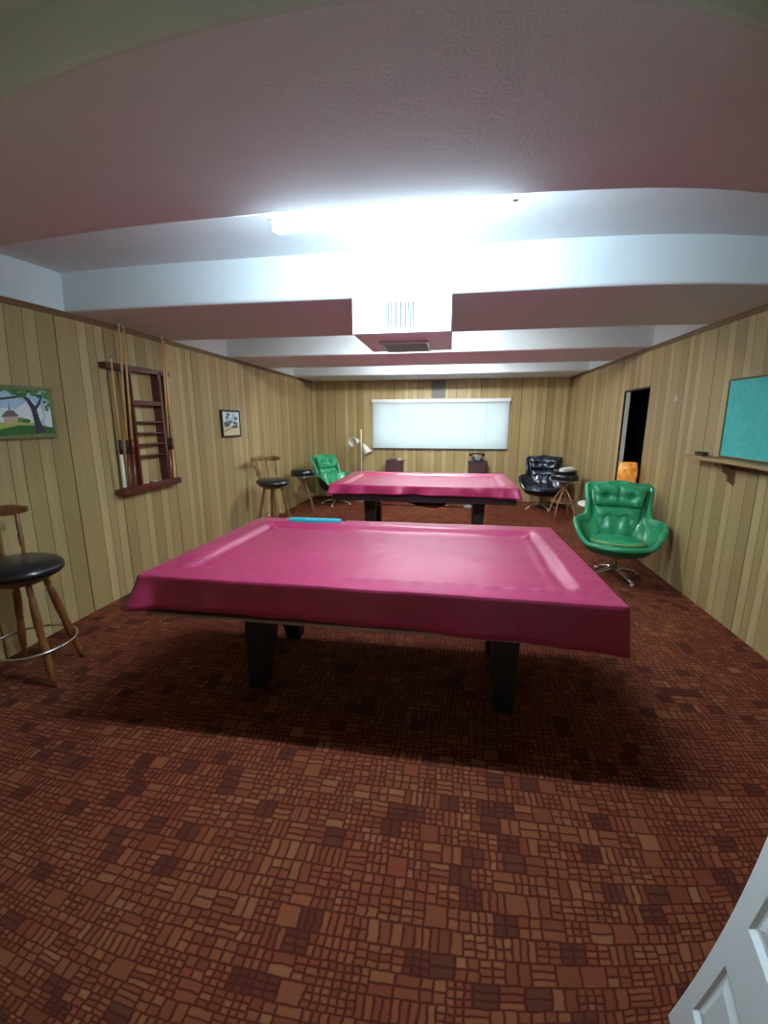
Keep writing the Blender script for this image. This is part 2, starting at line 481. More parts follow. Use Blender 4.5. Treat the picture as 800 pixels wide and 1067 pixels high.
# near white panelled door standing open at the right (frontmost)
DX0, DX1, DYA, DYB, DH = .66, .695, -.04, .765, 2.02
def panel_door():
    bm = bmesh.new()
    D = .008
    # panel openings in (y,z)
    rows = [(.17, .392), (.535, 1.02), (1.16, 1.80)]
    cols = [(DYB - .44 + .06 - .28, DYB - .44 + .0), (DYB - .36, DYB - .075)]
    ys = sorted({DYA, DYB, *[v for c in cols for v in c]}); zs = sorted({.012, DH, *[v for r in rows for v in r]})
    for side, x, s in ((0, DX0, 1), (1, DX1, -1)):
        for i in range(len(ys) - 1):
            for j in range(len(zs) - 1):
                y0, y1, z0, z1 = ys[i], ys[i + 1], zs[j], zs[j + 1]
                hole = any(abs(y0 - c[0]) < 1e-6 and abs(y1 - c[1]) < 1e-6 for c in cols) and any(abs(z0 - r[0]) < 1e-6 and abs(z1 - r[1]) < 1e-6 for r in rows)
                def rect(e, dx): return [(x + s * dx, y0 + e, z0 + e), (x + s * dx, y1 - e, z0 + e), (x + s * dx, y1 - e, z1 - e), (x + s * dx, y0 + e, z1 - e)]
                if not hole:
                    bm.faces.new([bm.verts.new(p) for p in rect(0, 0)])
                else:
                    L = [rect(0, 0), rect(.012, .011), rect(.022, .011), rect(.05, .003)]
                    V = [[bm.verts.new(p) for p in q] for q in L]
                    for A, B in zip(V, V[1:]):
                        for k in range(4): bm.faces.new((A[k], A[(k + 1) % 4], B[(k + 1) % 4], B[k]))
                    bm.faces.new(V[-1])
    for q in ([(DX0, DYB, .012), (DX1, DYB, .012), (DX1, DYB, DH), (DX0, DYB, DH)], [(DX0, DYA, .012), (DX1, DYA, .012), (DX1, DYA, DH), (DX0, DYA, DH)],
              [(DX0, DYA, DH), (DX1, DYA, DH), (DX1, DYB, DH), (DX0, DYB, DH)], [(DX0, DYA, .012), (DX1, DYA, .012), (DX1, DYB, .012), (DX0, DYB, .012)]):
        bm.faces.new([bm.verts.new(p) for p in q])
    bmesh.ops.remove_doubles(bm, verts=bm.verts[:], dist=1e-5)
    return bm
d1 = struct('door_1', panel_door(), 'doorwhite')
bm = bmesh.new(); tube(bm, [(DX0, DYB - .06, .95), (DX0 - .035, DYB - .06, .95)], .012, 12); tube(bm, [(DX0 - .03, DYB - .06, .95), (DX0 - .045, DYB - .06, .95), (DX0 - .06, DYB - .06, .95)], [.02, .027, .02], 16)
obj('door_handle', bm, 'brass', d1, smooth=True)

# ================================================================== LIGHT FIXTURES
def fixture(loc, L, mat, label, tubes, face=False):
    t = thing('ceiling_light', label, 'light', loc, 0)
    if face:   # channel screwed to the far face of the beam, lamp hanging at its lower edge
        obj('housing', bx(-L / 2 - .03, L / 2 + .03, -.119, .03, .04, .11), 'white', t, bevel=.004)
        pos = [(0, 0)]
    else:
        bm = bmesh.new()
        prism(bm, [(-.13, 0), (-.11, .045), (.11, .045), (.13, 0)], 0, -L / 2 - .03, L / 2 + .03)
        obj('housing', bm, 'white', t, bevel=.003)
        pos = [(y, -.03) for y in tubes]
    for y, z in pos:
        for s in (-1, 1):
            obj('lamp_holder', bx(s * L / 2 - .008, s * L / 2 + .008, y - .012, y + .012, z - .014, .045 if face else 0.01), 'white', t)
        bm = bmesh.new(); tube(bm, [(-L / 2 + .01, y, z), (L / 2 - .01, y, z)], .0165, 16)
        obj('fluorescent_tube', bm, mat, t, smooth=False)
    return t
fixture((-.30, 1.935, 2.352), .97, 'tube_near', 'bare fluorescent tube glowing on the nearest ceiling beam', [0], face=True)
fixture((-.35, 4.43, HC - .045), 1.20, 'tube_mid', 'fluorescent ceiling light in the bay beyond the air vent box', [-.06, .06])
fixture((-.35, 6.74, HC - .045), 1.20, 'tube_far', 'fluorescent ceiling light in the last bay before the window wall', [-.06, .06])

# ================================================================== AIR HANDLER BOX
def vent_box():
    x0, x1, y0, y1, z0, z1 = -.70, -.045, 2.985, 3.74, 2.125, HP
    t = thing('vent_box', 'white boxed air duct hanging under the beam with two vents', 'air duct', (0, 0, 0))
    bm = bmesh.new(); box(bm, x0, x1, y0, y1, z0, z1)
    obj('casing', bm, 'white', t, bevel=.004)
    g = obj('front_vent', bx(-.49, -.275, y0 - .006, y0 - .001, 2.150, 2.318), 'blackmetal', t)
    bm = bmesh.new()
    for a in ((-.495, -.27, 2.312, 2.322), (-.495, -.27, 2.145, 2.153), (-.495, -.487, 2.145, 2.322), (-.278, -.27, 2.145, 2.322)):
        box(bm, a[0], a[1], y0 - .012, y0 - .001, a[2], a[3])
    for k in range(13):
        x = -.478 + k * .0162
        box(bm, x - .0035, x + .0035, y0 - .014, y0 - .004, 2.152, 2.315)
    obj('vent_louvres', bm, 'white', g)
    g = obj('bottom_vent', bx(-.555, -.225, 3.30, 3.69, z0 - .004, z0 - .001), 'blackmetal', t)
    bm = bmesh.new()
    for a in ((-.57, -.21, 3.285, 3.30), (-.57, -.21, 3.69, 3.705), (-.57, -.555, 3.285, 3.705), (-.225, -.21, 3.285, 3.705)):
        box(bm, a[0], a[1], a[2], a[3], z0 - .012, z0 - .001)
    for k in range(12):
        y = 3.32 + k * .031
        box(bm, -.556, -.224, y - .003, y + .003, z0 - .012, z0 - .003)
    obj('vent_louvres', bm, 'steel', g)
vent_box()

# ================================================================== BLIND
def blind():
    x0, x1, z0, z1 = -1.635, 1.02, 1.012, 1.985
    t = thing('window_blind', 'closed white horizontal slat blind covering the window in the back wall', 'blind', (0, YB - .03, 0))
    obj('headrail', bx(x0 - .012, x1 + .012, -.045, .025, z1 - .065, z1), 'white', t, bevel=.004)
    bm = bmesh.new(); n = 36; h = (z1 - .065 - z0 - .02) / n
    for k in range(n):
        z = z0 + .02 + k * h
        prism(bm, [(-.011, z - .002), (-.0095, z - .002), (.0085, z + h + .003), (.007, z + h + .003)], 0, x0, x1)
    obj('slats', bm, 'blind', t)
    obj('bottom_rail', bx(x0, x1, -.012, .012, z0, z0 + .018), 'blackmetal', t)['label'] = 'dark bottom rail'
    for x in (-1.2, -.31, .6):
        bm = bmesh.new(); tube(bm, [(x, -.014, z0 + .01), (x, -.012, z1 - .04)], .0022, 6)
        obj('ladder_cord', bm, 'ivory', t)
blind()

# ================================================================== POOL TABLES
def pool_table(loc, label, felt_rail):
    """playfield centre at origin; 2.24 m long (x), 1.30 m wide (y)"""
    t = thing('pool_table', label, 'pool table', loc, 0)
    hx, hy = 1.10, .64
    bm = bmesh.new()
    for a in ((-hx, hx, -hy, -hy + .13), (-hx, hx, hy - .13, hy), (-hx, -hx + .13, -hy + .13, hy - .13), (hx - .13, hx, -hy + .13, hy - .13)):
        box(bm, a[0], a[1], a[2], a[3], .70, .757)
    obj('rail', bm, 'felt', t, bevel=.012)['label'] = 'teal cloth covered rails'
    obj('slate_bed', bx(-hx + .12, hx - .12, -hy + .12, hy - .12, .68, .72), 'felt', t)
    if felt_rail: obj('rail_cloth', bx(-.84, -.43, hy - .075, hy - .002, .75, .822), 'felt', t, bevel=.01)
    bm = bmesh.new()
    for a in ((-hx - .015, hx + .015, -hy - .015, -hy + .03), (-hx - .015, hx + .015, hy - .03, hy + .015), (-hx - .015, -hx + .03, -hy + .03, hy - .03), (hx - .03, hx + .015, -hy + .03, hy - .03)):
        box(bm, a[0], a[1], a[2], a[3], .60, .72)
    obj('apron', bm, 'apron', t, bevel=.006)
    bm = bmesh.new()
    bm.free()
    for a in ((-hx - .018, hx + .018, -hy - .022, -hy - .013), (-hx - .018, hx + .018, hy + .013, hy + .022)):
        obj('metal_trim_strip', bx(a[0], a[1], a[2], a[3], .592, .606), 'steel' if felt_rail else 'apron', t)
    obj('cabinet_underside', bx(-hx + .05, hx - .05, -hy + .05, hy - .05, .60, .69), 'blackmetal', t)
    for x in (-.71, .71):
        for s in (-1, 1):
            bm = bmesh.new()
            y = lambda v: s * v
            poly = [(y(.345), 0), (y(.245), 0), (y(.03), .60), (y(.30), .60)]
            for xa, xb, w in ((x - .05, x + .05, 0),):
                prism(bm, poly, 0, xa, xb)
            # taper: widen towards the top
            for v in bm.verts:
                if v.co.z > .3: v.co.x += .028 if v.co.x > x else -.028
            obj('leg', bm, 'blackmetal', t, bevel=.008)
            lv = bmesh.new(); lathe(lv, [(.036, 0), (.036, .012), (.02, .016)], 16, (x, s * .295, 0)); obj('levelling_foot', lv, 'steel', t)
    bm = bmesh.new()
    tube(bm, [(-.71, -.17, .455), (.71, -.17, .455)], .009, 8)
    obj('stretcher_rod', bm, 'steel', t)
    bm = bmesh.new()
    tube(bm, [(-.40, -.06, .60), (-.25, -.06, .54), (.0, -.06, .49), (.16, -.06, .475), (.25, -.06, .50), (.30, -.06, .60)], [.04, .06, .07, .07, .06, .04], 12)
    obj('ball_return_trough', bm, 'blackmetal', t, smooth=True)
    return t

def cover(q, label, zt=.80, open_back=False, droops=(.18, .18, .20, .21), seed=0, tails=None):
    """vinyl cover. q: corner points near-left, near-right, far-right, far-left (x,y)"""
    NX, NY = 132, 78
    c0, c1, c2, c3 = [Vector((p[0], p[1], 0)) for p in q]
    Lx = (c1 - c0).length; Ly = (c3 - c0).length
    bm = bmesh.new()
    cx = sum(p[0] for p in q) / 4; cy = sum(p[1] for p in q) / 4
    def topz(u, v):
        # distance to the edges in metres
        dx = min(u, 1 - u) * Lx; dy = min(v, 1 - v) * Ly; d = min(dx, dy)
        z = zt
        k = min(1, max(0, (d - .125) / .06)); k = k * k * (3 - 2 * k)
        z -= .034 * k
        # edge rounding
        if d < .008: z -= .002 * (1 - d / .008) ** 2
        p = Vector((u * Lx + seed, v * Ly, seed * .37))
        z += .0035 * noise.noise(p * 3.0) * (1 - k * .3)
        z += .0016 * noise.noise(p * 11)
        # tension wrinkles running along the near rail and from the corners
        if d > .1:
            z += .0035 * k * noise.noise(Vector((u * Lx * 2.2 + 7, v * Ly * 9 + u * 5, seed)))
        # raised fold ridges from the pocket corners
        for (uu, vv) in ((0, 0), (1, 0), (1, 1), (0, 1)):
            ddx = abs(u - uu) * Lx; ddy = abs(v - vv) * Ly
            e = abs(ddx - ddy); rr = math.hypot(ddx, ddy)
            z += .017 * math.exp(-(e / .02) ** 2) * math.exp(-((rr - .25) / .075) ** 2)
        # slack ridge just inside the end rails
        dxe = min(u, 1 - u) * Lx
        z += .009 * math.exp(-((dxe - .215 - .012 * math.sin(v * 5)) / .014) ** 2) * math.sin(PI * min(1, max(0, (v - .1) / .8))) ** .6
        z += .004 * noise.noise(Vector((u * 7 + 3, v * 3.5, seed))) * k
        # near edge puckers
        if dy < .22 and v < .5:
            z += .0045 * math.sin(u * 150 + 6 * noise.noise(Vector((u * 9, 1, seed)))) * math.exp(-((dy - .13) / .05) ** 2)
        return z
    G = []
    for j in range(NY + 1):
        v = j / NY; row = []
        for i in range(NX + 1):
            u = i / NX
            A = c0.lerp(c1, u); B = c3.lerp(c2, u); P = A.lerp(B, v)
            row.append(bm.verts.new((P.x, P.y, topz(u, v))))
        G.append(row)
    for j in range(NY):
        for i in range(NX):
            u, v = (i + .5) / NX, (j + .5) / NY
            if open_back:
                lim = 1 - .095 * min(1, max(0, (u - .115) / .02)) * min(1, max(0, (.335 - u) / .10))
                if v > lim: continue
            bm.faces.new((G[j][i], G[j][i + 1], G[j + 1][i + 1], G[j + 1][i]))
    loop = [(G[0][i], 0, i / NX) for i in range(NX)] + [(G[j][NX], 1, j / NY) for j in range(NY)] + [(G[NY][NX - i], 2, i / NX) for i in range(NX)] + [(G[NY - j][0], 3, j / NY) for j in range(NY)]
    n = len(loop); K = 9
    prev = [l[0] for l in loop]
    ctr = Vector((cx, cy, 0))
    nrm = [Vector((0, -1, 0)), Vector((1, 0, 0)), Vector((0, 1, 0)), Vector((-1, 0, 0))]
    corners = [c0, c1, c2, c3]
    for k in range(1, K + 1):
        t = (k / K) ** 1.6; cur = []
        for idx, (v0, side, s) in enumerate(loop):
            nn = nrm[side].copy()
            L = Lx if side in (0, 2) else Ly
            d0, d1 = s * L, (1 - s) * L
            if d0 < .05: nn = (nrm[side] * (.5 + d0 / .1) + nrm[side - 1] * (.5 - d0 / .1)).normalized()
            if d1 < .05: nn = (nrm[side] * (.5 + d1 / .1) + nrm[(side + 1) % 4] * (.5 - d1 / .1)).normalized()
            dr0, dr1 = droops[side], droops[(side + 1) % 4]
            drop = dr0 * (1 - s) + dr1 * s
            if side == 0: drop -= .016 * math.sin(PI * s) ** .7
            drop += .008 * noise.noise(Vector((idx * .06, seed + 3, 0)))
            wav = noise.noise(Vector((idx * .09, seed, t * .6))) * (.013 if seed < 3 else .034) + noise.noise(Vector((idx * .3, seed, t))) * .005
            off = .003 + t * (.010 + wav)
            for ci in range(4):
                P = corners[ci]; dd = (Vector((v0.co.x, v0.co.y, 0)) - P).length
                amt = (tails[ci] if tails else .04)
                off += amt * t ** 1.3 * math.exp(-(dd / .055) ** 2)
            cur.append(bm.verts.new((v0.co.x + nn.x * off, v0.co.y + nn.y * off, v0.co.z - drop * t)))
        for i in range(n):
            j2 = (i + 1) % n
            if open_back and loop[i][1] == 2 and .675 < loop[i][2] < .875: continue
            bm.faces.new((prev[i], prev[j2], cur[j2], cur[i]))
        prev = cur
    top = {l[0] for l in loop}
    for e in bm.edges:
        if e.verts[0] in top and e.verts[1] in top and len(e.link_faces) == 2: e.smooth = False
    o = obj('table_cover', bm, 'vinyl', smooth=True)
    tag(o, label, 'table cover', 'crimson vinyl covers on the pool tables')
    sd = o.modifiers.new('thick', 'SOLIDIFY'); sd.thickness = .0025; sd.offset = 1
    return o

pool_table((-.40, 2.46, 0), 'nearer pool table with dark legs, hidden under a crimson cover', True)
pool_table((-.37, 5.74, 0), 'farther pool table with dark wood apron showing below its cover', False)
cover([(-1.535, 1.80), (.735, 1.79), (.705, 3.15), (-1.505, 3.125)], 'crimson vinyl sheet over the nearer pool table, teal edge showing', open_back=True, seed=1,
      droops=(.165, .215, .19, .17), tails=(.075, .02, .03, .04))
cover([(-1.50, 5.05), (.76, 5.05), (.745, 6.44), (-1.485, 6.44)], 'crimson vinyl sheet over the farther pool table by the window', seed=5,
      droops=(.125, .135, .13, .12), tails=(.03, .05, .03, .03))
# pale rag hanging from the far table's frame
bm = bmesh.new()
bmesh.ops.create_uvsphere(bm, u_segments=20, v_segments=12, radius=1)
for v in bm.verts:
    nn = 1 + .25 * noise.noise(v.co * 2.2)
    v.co = Vector((v.co.x * .05 * nn, v.co.y * .025 * nn, v.co.z * .026 * nn))
o = obj('cloth_rag', bm, 'paper', smooth=True, loc=(.19, 5.12, .555))
tag(o, 'small white rag tucked under the farther pool table', 'rag')

# ================================================================== SWIVEL LOUNGE CHAIRS
def shell_pt(psi, v):
    """psi angle from the back (0) round to the front (+-pi); v 0 bottom..1 rim. Front is -y."""
    a = abs(psi)
    def sm(x, e0, e1):
        k = min(1, max(0, (x - e0) / (e1 - e0))); return k * k * (3 - 2 * k)
    H = .945 - .028 * sm(a, .0, .75)
    H = H + (.585 - H) * sm(a, .80, 1.12)
    H = H - .018 * sm(a, 1.22, 1.5)
    H = H + (.375 - H) * sm(a, 1.62, 2.35)
    R = .285 + .145 * sm(a, .35, .85)
    R = R + .0 * a
    R = R + (.355 - R) * sm(a, .84, 1.02)
    R = R + (.425 - R) * sm(a, 1.04, 1.45)
    R = R + (.36 - R) * sm(a, 1.8, 2.6)
    z0 = .245
    # vertical profile
    rr = min(1, (math.sin(min(1, v * 1.9) * PI / 2)) ** .75)
    waist = 1 - .22 * math.exp(-((v - .50) / .18) ** 2) * (1 - sm(a, .9, 1.3)) if a < 1.3 else 1
    rad = R * rr * (.80 + .20 * sm(v, .35, 1)) * waist
    z = z0 + (H - z0) * (v ** 1.55)
    x = math.sin(psi) * rad; y = math.cos(psi) * rad
    tall = max(0, z - .45)
    y += .20 * tall * (1 - sm(a, 1.0, 1.5))          # recline
    y -= .03
    return Vector((x, y, z))

def pad(w0, w1, d, th, buttons, n=34, m=24, curve=.0, seam=False):
    """upright pad in xz plane: width w0 bottom, w1 top, height d, thickness th towards -y; pillow shaped with buttons (u,v)"""
    bm = bmesh.new(); F, Bk = [], []
    for j in range(m + 1):
        v = j / m; rowf, rowb = [], []
        for i in range(n + 1):
            u = i / n * 2 - 1
            # rounded corner mapping
            uu, vv = u, v * 2 - 1
            k = (max(0, 1 - abs(uu) ** 5) ** .5) * (max(0, 1 - abs(vv) ** 5) ** .5)
            w = w0 + (w1 - w0) * v
            sq = 1 - .05 * (abs(vv) ** 6)
            x = uu * w / 2 * sq; z = d * (.5 + vv / 2 * (1 - .05 * abs(uu) ** 6))
            t = th * (.25 + .75 * k)
            for bu, bv in buttons:
                r2 = ((uu - bu) * w / 2) ** 2 + ((v - bv) * d) ** 2
                t -= th * .55 * math.exp(-r2 / .0011)
                t -= th * .10 * math.exp(-((v - bv) * d) ** 2 / .00035) * math.exp(-((uu - bu) / .5) ** 2)
            if seam: t -= th * .3 * math.exp(-(uu * w / 2) ** 2 / .00018)
            bend = curve * (uu * uu)
            rowf.append(bm.verts.new((x, -t - bend, z))); rowb.append(bm.verts.new((x, -bend, z)))
        F.append(rowf); Bk.append(rowb)
    for A in (F, Bk):
        for j in range(m):
            for i in range(n): bm.faces.new((A[j][i], A[j][i + 1], A[j + 1][i + 1], A[j + 1][i]))
    ed = [(0, i) for i in range(n)] + [(j, n) for j in range(m)] + [(m, n - i) for i in range(n)] + [(m - j, 0) for j in range(m)]
    for (a, b), (c, e) in zip(ed, ed[1:] + ed[:1]):
        bm.faces.new((F[a][b], F[c][e], Bk[c][e], Bk[a][b]))
    return bm

def xform(bm, M4):
    bmesh.ops.transform(bm, matrix=M4, verts=bm.verts[:]); return bm

def lounge(label, loc, rz, mv, msh, mpipe, mpipe2):
    t = thing('swivel_armchair', label, 'armchair', loc, rz, 'swivel lounge chairs')
    t.scale = (.93, .93, .97)
    bm = bmesh.new(); NP, NV = 72, 22
    G = []
    for k in range(NV + 1):
        v = max(.02, k / NV); G.append([bm.verts.new(shell_pt(-PI + 2 * PI * i / NP, v)) for i in range(NP)])
    cb = bm.verts.new((0, -.03, .245))
    for i in range(NP):
        bm.faces.new((cb, G[0][i], G[0][(i + 1) % NP]))
        for k in range(NV): bm.faces.new((G[k][i], G[k][(i + 1) % NP], G[k + 1][(i + 1) % NP], G[k + 1][i]))
    o = obj('shell', bm, msh, t, smooth=True, mats=[msh, mv])
    sd = o.modifiers.new('t', 'SOLIDIFY'); sd.thickness = .045; sd.offset = -1; sd.material_offset = 1
    # outside upholstery keeps the shell colour, padded rim roll
    bm = bmesh.new(); tube(bm, [shell_pt(-PI + 2 * PI * i / 96, 1) + Vector((0, 0, .002)) for i in range(96)], .027, 10, closed=True)
    obj('padded_rim', bm, mv, t, smooth=True)
    # seat cushion
    bm = bmesh.new(); rings = []; n = 40
    for r, z in ((0, .435), (.5, .433), (.8, .425), (.93, .41), (1, .385), (.97, .355), (.8, .335), (0, .33)):
        if r == 0: rings.append([bm.verts.new((0, -.06, z))]); continue
        R = []
        for i in range(n):
            a = 2 * PI * i / n; ca, sa = math.cos(a), math.sin(a)
            px = .265 * r * (abs(ca) ** .75) * (1 if ca > 0 else -1); py = -.075 + .27 * r * (abs(sa) ** .75) * (1 if sa > 0 else -1)
            R.append(bm.verts.new((px * (1 if py < 0 else .92), py, z + .02 * (-py))))
        rings.append(R)
    for A, B in zip(rings, rings[1:]):
        for i in range(n):
            j = (i + 1) % n
            if len(A) == 1: bm.faces.new((A[0], B[i], B[j]))
            elif len(B) == 1: bm.faces.new((A[i], A[j], B[0]))
            else: bm.faces.new((A[i], A[j], B[j], B[i]))
    sc = obj('seat_cushion', bm, mv, t, smooth=True)
    bm = bmesh.new(); tube(bm, [((.262 * abs(math.cos(a)) ** .75 * (1 if math.cos(a) > 0 else -1)) * (1 if math.sin(a) < 0 else .92), -.075 + .268 * abs(math.sin(a)) ** .75 * (1 if math.sin(a) > 0 else -1), .413 - .02 * (-.075 + .268 * abs(math.sin(a)) ** .75 * (1 if math.sin(a) > 0 else -1))) for a in [2 * PI * k / 48 + .01 for k in range(48)]], .006, 8, closed=True)
    obj('piping', bm, mpipe2, sc, smooth=True)
    # back cushion and head cushion, tufted
    bm = pad(.42, .47, .30, .085, [(-.36, .56), (.36, .56)], curve=.03)
    xform(bm, Matrix.Translation((0, .205, .40)) @ Matrix.Rotation(math.radians(-11), 4, 'X'))
    o = obj('back_cushion', bm, mv, t, smooth=True)
    bm = pad(.47, .545, .235, .095, [(-.48, .50), (.48, .50)], curve=.045, seam=True)
    xform(bm, Matrix.Translation((0, .272, .685)) @ Matrix.Rotation(math.radians(-11), 4, 'X'))
    o = obj('head_cushion', bm, mv, t, smooth=True)
    # pedestal
    bm = bmesh.new(); lathe(bm, [(.028, .06), (.028, .2), (.05, .215), (.10, .24), (.10, .25)], 20, (0, -.03, 0))
    obj('pedestal_column', bm, 'chrome', t, smooth=True)
    for k in range(4):
        a = k * PI / 2 + .55
        bm = bmesh.new(); d = Vector((math.cos(a), math.sin(a), 0)); b0 = Vector((0, -.03, 0))
        tube(bm, [b0 + Vector((0, 0, .085)), b0 + d * .10 + Vector((0, 0, .075)), b0 + d * .22 + Vector((0, 0, .045)), b0 + d * .30 + Vector((0, 0, .017))], [.026, .022, .016, .012], 10)
        lg = obj('leg', bm, 'chrome', t, smooth=True)
        bm = bmesh.new(); lathe(bm, [(.018, 0), (.02, .01), (.012, .02)], 14, tuple(b0 + d * .295)); obj('glide', bm, 'ivory', lg, smooth=True)
    return t

lounge('green swivel armchair by the right wall, in front of the doorway', (1.655, 4.50, 0), math.radians(-14), 'greenvinyl', 'greenshell', 'piping', 'piping_y')
lounge('green swivel armchair in the far left corner beside the floor lamp', (-2.24, 7.85, 0), math.radians(58), 'greenvinyl', 'darkshell', 'piping', 'piping')
lounge('blue-black swivel armchair in the far right corner', (1.60, 8.02, 0), math.radians(-12), 'navyvinyl', 'navyshell', 'piping_b', 'piping_b')

# ================================================================== BAR STOOLS WITH BACKS
LEGP = [(0, .014), (.06, .017), (.12, .019), (.15, .014), (.17, .02), (.30, .023), (.42, .024), (.47, .018), (.49, .024), (.52, .018), (.56, .022), (.66, .024), (.78, .019), (.80, .022), (.84, .016), (.90, .017), (1, .012)]
def bar_stool(label, loc, rz, wood_, hz=.74, cap=False):
    t = thing('bar_stool', label, 'bar stool', loc, rz, 'bar stools with spindle backs')
    bm = bmesh.new(); lathe(bm, [(0, hz + .035), (.10, hz + .034), (.17, hz + .026), (.205, hz + .008), (.215, hz - .012), (.21, hz - .034), (.19, hz - .05), (0, hz - .05)], 40)
    for v in bm.verts:
        v.co.z += .035 * max(0, (v.co.y + .05)) * 1.0 - .10 * max(0, -(v.co.y + .12))
        v.co.y *= 1.08; v.co.x *= 1.05
    obj('seat', bm, 'blackvinyl', t, smooth=True)
    bm = bmesh.new(); lathe(bm, [(0, hz - .05), (.185, hz - .05), (.19, hz - .06), (.17, hz - .075), (.12, hz - .08), (.12, hz - .10), (0, hz - .10)], 32)
    obj('seat_base', bm, wood_, t, smooth=False)
    for k in range(4):
        a = PI / 4 + .26 + k * PI / 2
        d = Vector((math.cos(a), math.sin(a), 0))
        bm = bmesh.new(); turned(bm, d * .115 + Vector((0, 0, hz - .075)), d * .25, LEGP)
        obj('leg', bm, wood_, t, smooth=True)
    bm = bmesh.new(); ring(bm, .232, .0085, .22, 56, 10)
    obj('foot_ring', bm, 'chrome', t, smooth=True)
    # back: four spindles and curved top rail (back is +y)
    zr = hz + .29
    for a in (-58, -22, 22, 58):
        r = math.radians(a)
        p0 = Vector((.175 * math.sin(r), .165 * math.cos(r) + .01, hz + .01)); p1 = Vector((.225 * math.sin(r), .225 * math.cos(r) + .035, zr))
        bm = bmesh.new(); turned(bm, p0, p1, [(0, .010), (.12, .011), (.2, .008), (.25, .013), (.4, .016), (.5, .014), (.55, .009), (.6, .013), (.75, .010), (1, .008)], 10)
        obj('spindle', bm, wood_, t, smooth=True)
    bm = bmesh.new(); n = 24; rows = []
    for i in range(n + 1):
        r = math.radians(-74 + 148 * i / n); e = abs(i / n * 2 - 1)
        hh = .034 - .012 * e ** 2 + .006 * math.cos(e * 9)
        c = Vector((.232 * math.sin(r), .232 * math.cos(r) + .035, zr + .008)); nd = Vector((math.sin(r), math.cos(r), 0))
        rows.append([bm.verts.new(c + nd * dx + Vector((0, 0, dz))) for dx, dz in ((-.011, -hh), (.008, -hh), (.014, -hh * .5), (.018, hh * .6), (.014, hh), (-.006, hh), (-.012, hh * .5))])
    for A, B in zip(rows, rows[1:]):
        for k in range(7): bm.faces.new((A[k], A[(k + 1) % 7], B[(k + 1) % 7], B[k]))
    bm.faces.new(rows[0]); bm.faces.new(rows[-1])
    obj('back_rail', bm, wood_, t, smooth=False)
    return t
bar_stool('black seated wooden bar stool at the left edge, under the framed oak tree painting', (-2.535, 2.03, 0), math.radians(95), 'stoolwood', .712)
bar_stool('black seated wooden bar stool beneath the small framed picture', (-2.50, 5.62, 0), math.radians(62), 'stoolwood2', .735)

# ================================================================== DRUM STOOLS ON BENT LEGS
def drum_stool(label, loc, rz, legmat):
    t = thing('drum_stool', label, 'stool', loc, rz, 'round drum stools on crossed bent legs')
    bm = bmesh.new(); lathe(bm, [(0, .745), (.12, .742), (.18, .733), (.205, .715), (.212, .69), (.212, .635), (.205, .618), (.18, .61), (0, .61)], 40)
    s = obj('seat', bm, 'blackvinyl', t, smooth=True)
    bm = bmesh.new(); ring(bm, .213, .006, .625, 48, 8); obj('seat_band', bm, 'steel', s, smooth=True)
    for k in range(4):
        a = k * PI / 2 + PI / 4
        d = Vector((math.cos(a), math.sin(a), 0)); e = Vector((-math.sin(a), math.cos(a), 0))
        bm = bmesh.new()
        pts = [d * -.13 + e * .02 + Vector((0, 0, .61)), d * -.06 + e * .02 + Vector((0, 0, .56)), d * .02 + e * .018 + Vector((0, 0, .47)), d * .10 + e * .01 + Vector((0, 0, .37)), d * .165 + Vector((0, 0, .24)), d * .205 + Vector((0, 0, .10)), d * .225]
        tube(bm, pts, .0125, 10)
        obj('leg', bm, legmat, t, smooth=True)
    bm = bmesh.new(); ring(bm, .178, .009, .27, 48, 8); ring(bm, .18, .006, .30, 48, 8)
    obj('foot_ring', bm, legmat, t, smooth=True)
    return t
drum_stool('round black drum stool between the bar stool and the green corner chair', (-2.60, 7.12, 0), .3, 'stoolwood2')
drum_stool('round black drum stool carrying papers, beside the blue-black armchair', (1.78, 7.24, 0), .1, 'bentwood')
# tray and folded papers on the right stool
t = thing('serving_tray', 'dark shallow tray on the right hand drum stool', 'tray', (1.79, 7.24, .7455), .1)
bm = bmesh.new(); lathe(bm, [(0, 0), (.16, 0), (.185, .03), (.18, .032), (.155, .006), (0, .006)], 36); obj('dish', bm, 'cueblack', t, smooth=True)
bm = bmesh.new(); ring(bm, .183, .004, .031, 40, 6); obj('rim', bm, 'steel', t, smooth=True)
bm = bmesh.new()
for k in range(5):
    box(bm, -.11 + k * .003, .10 - k * .004, -.07 + k * .004, .06, .009 * k, .009 * k + .007)
for v in bm.verts: v.co.z += .012 * math.sin(v.co.x * 20)
o = obj('folded_papers', bm, 'paper', loc=(1.80, 7.21, .781), bevel=.002); o.rotation_euler = (0, 0, .35)
tag(o, 'stack of folded white papers on the tray on the drum stool', 'papers')

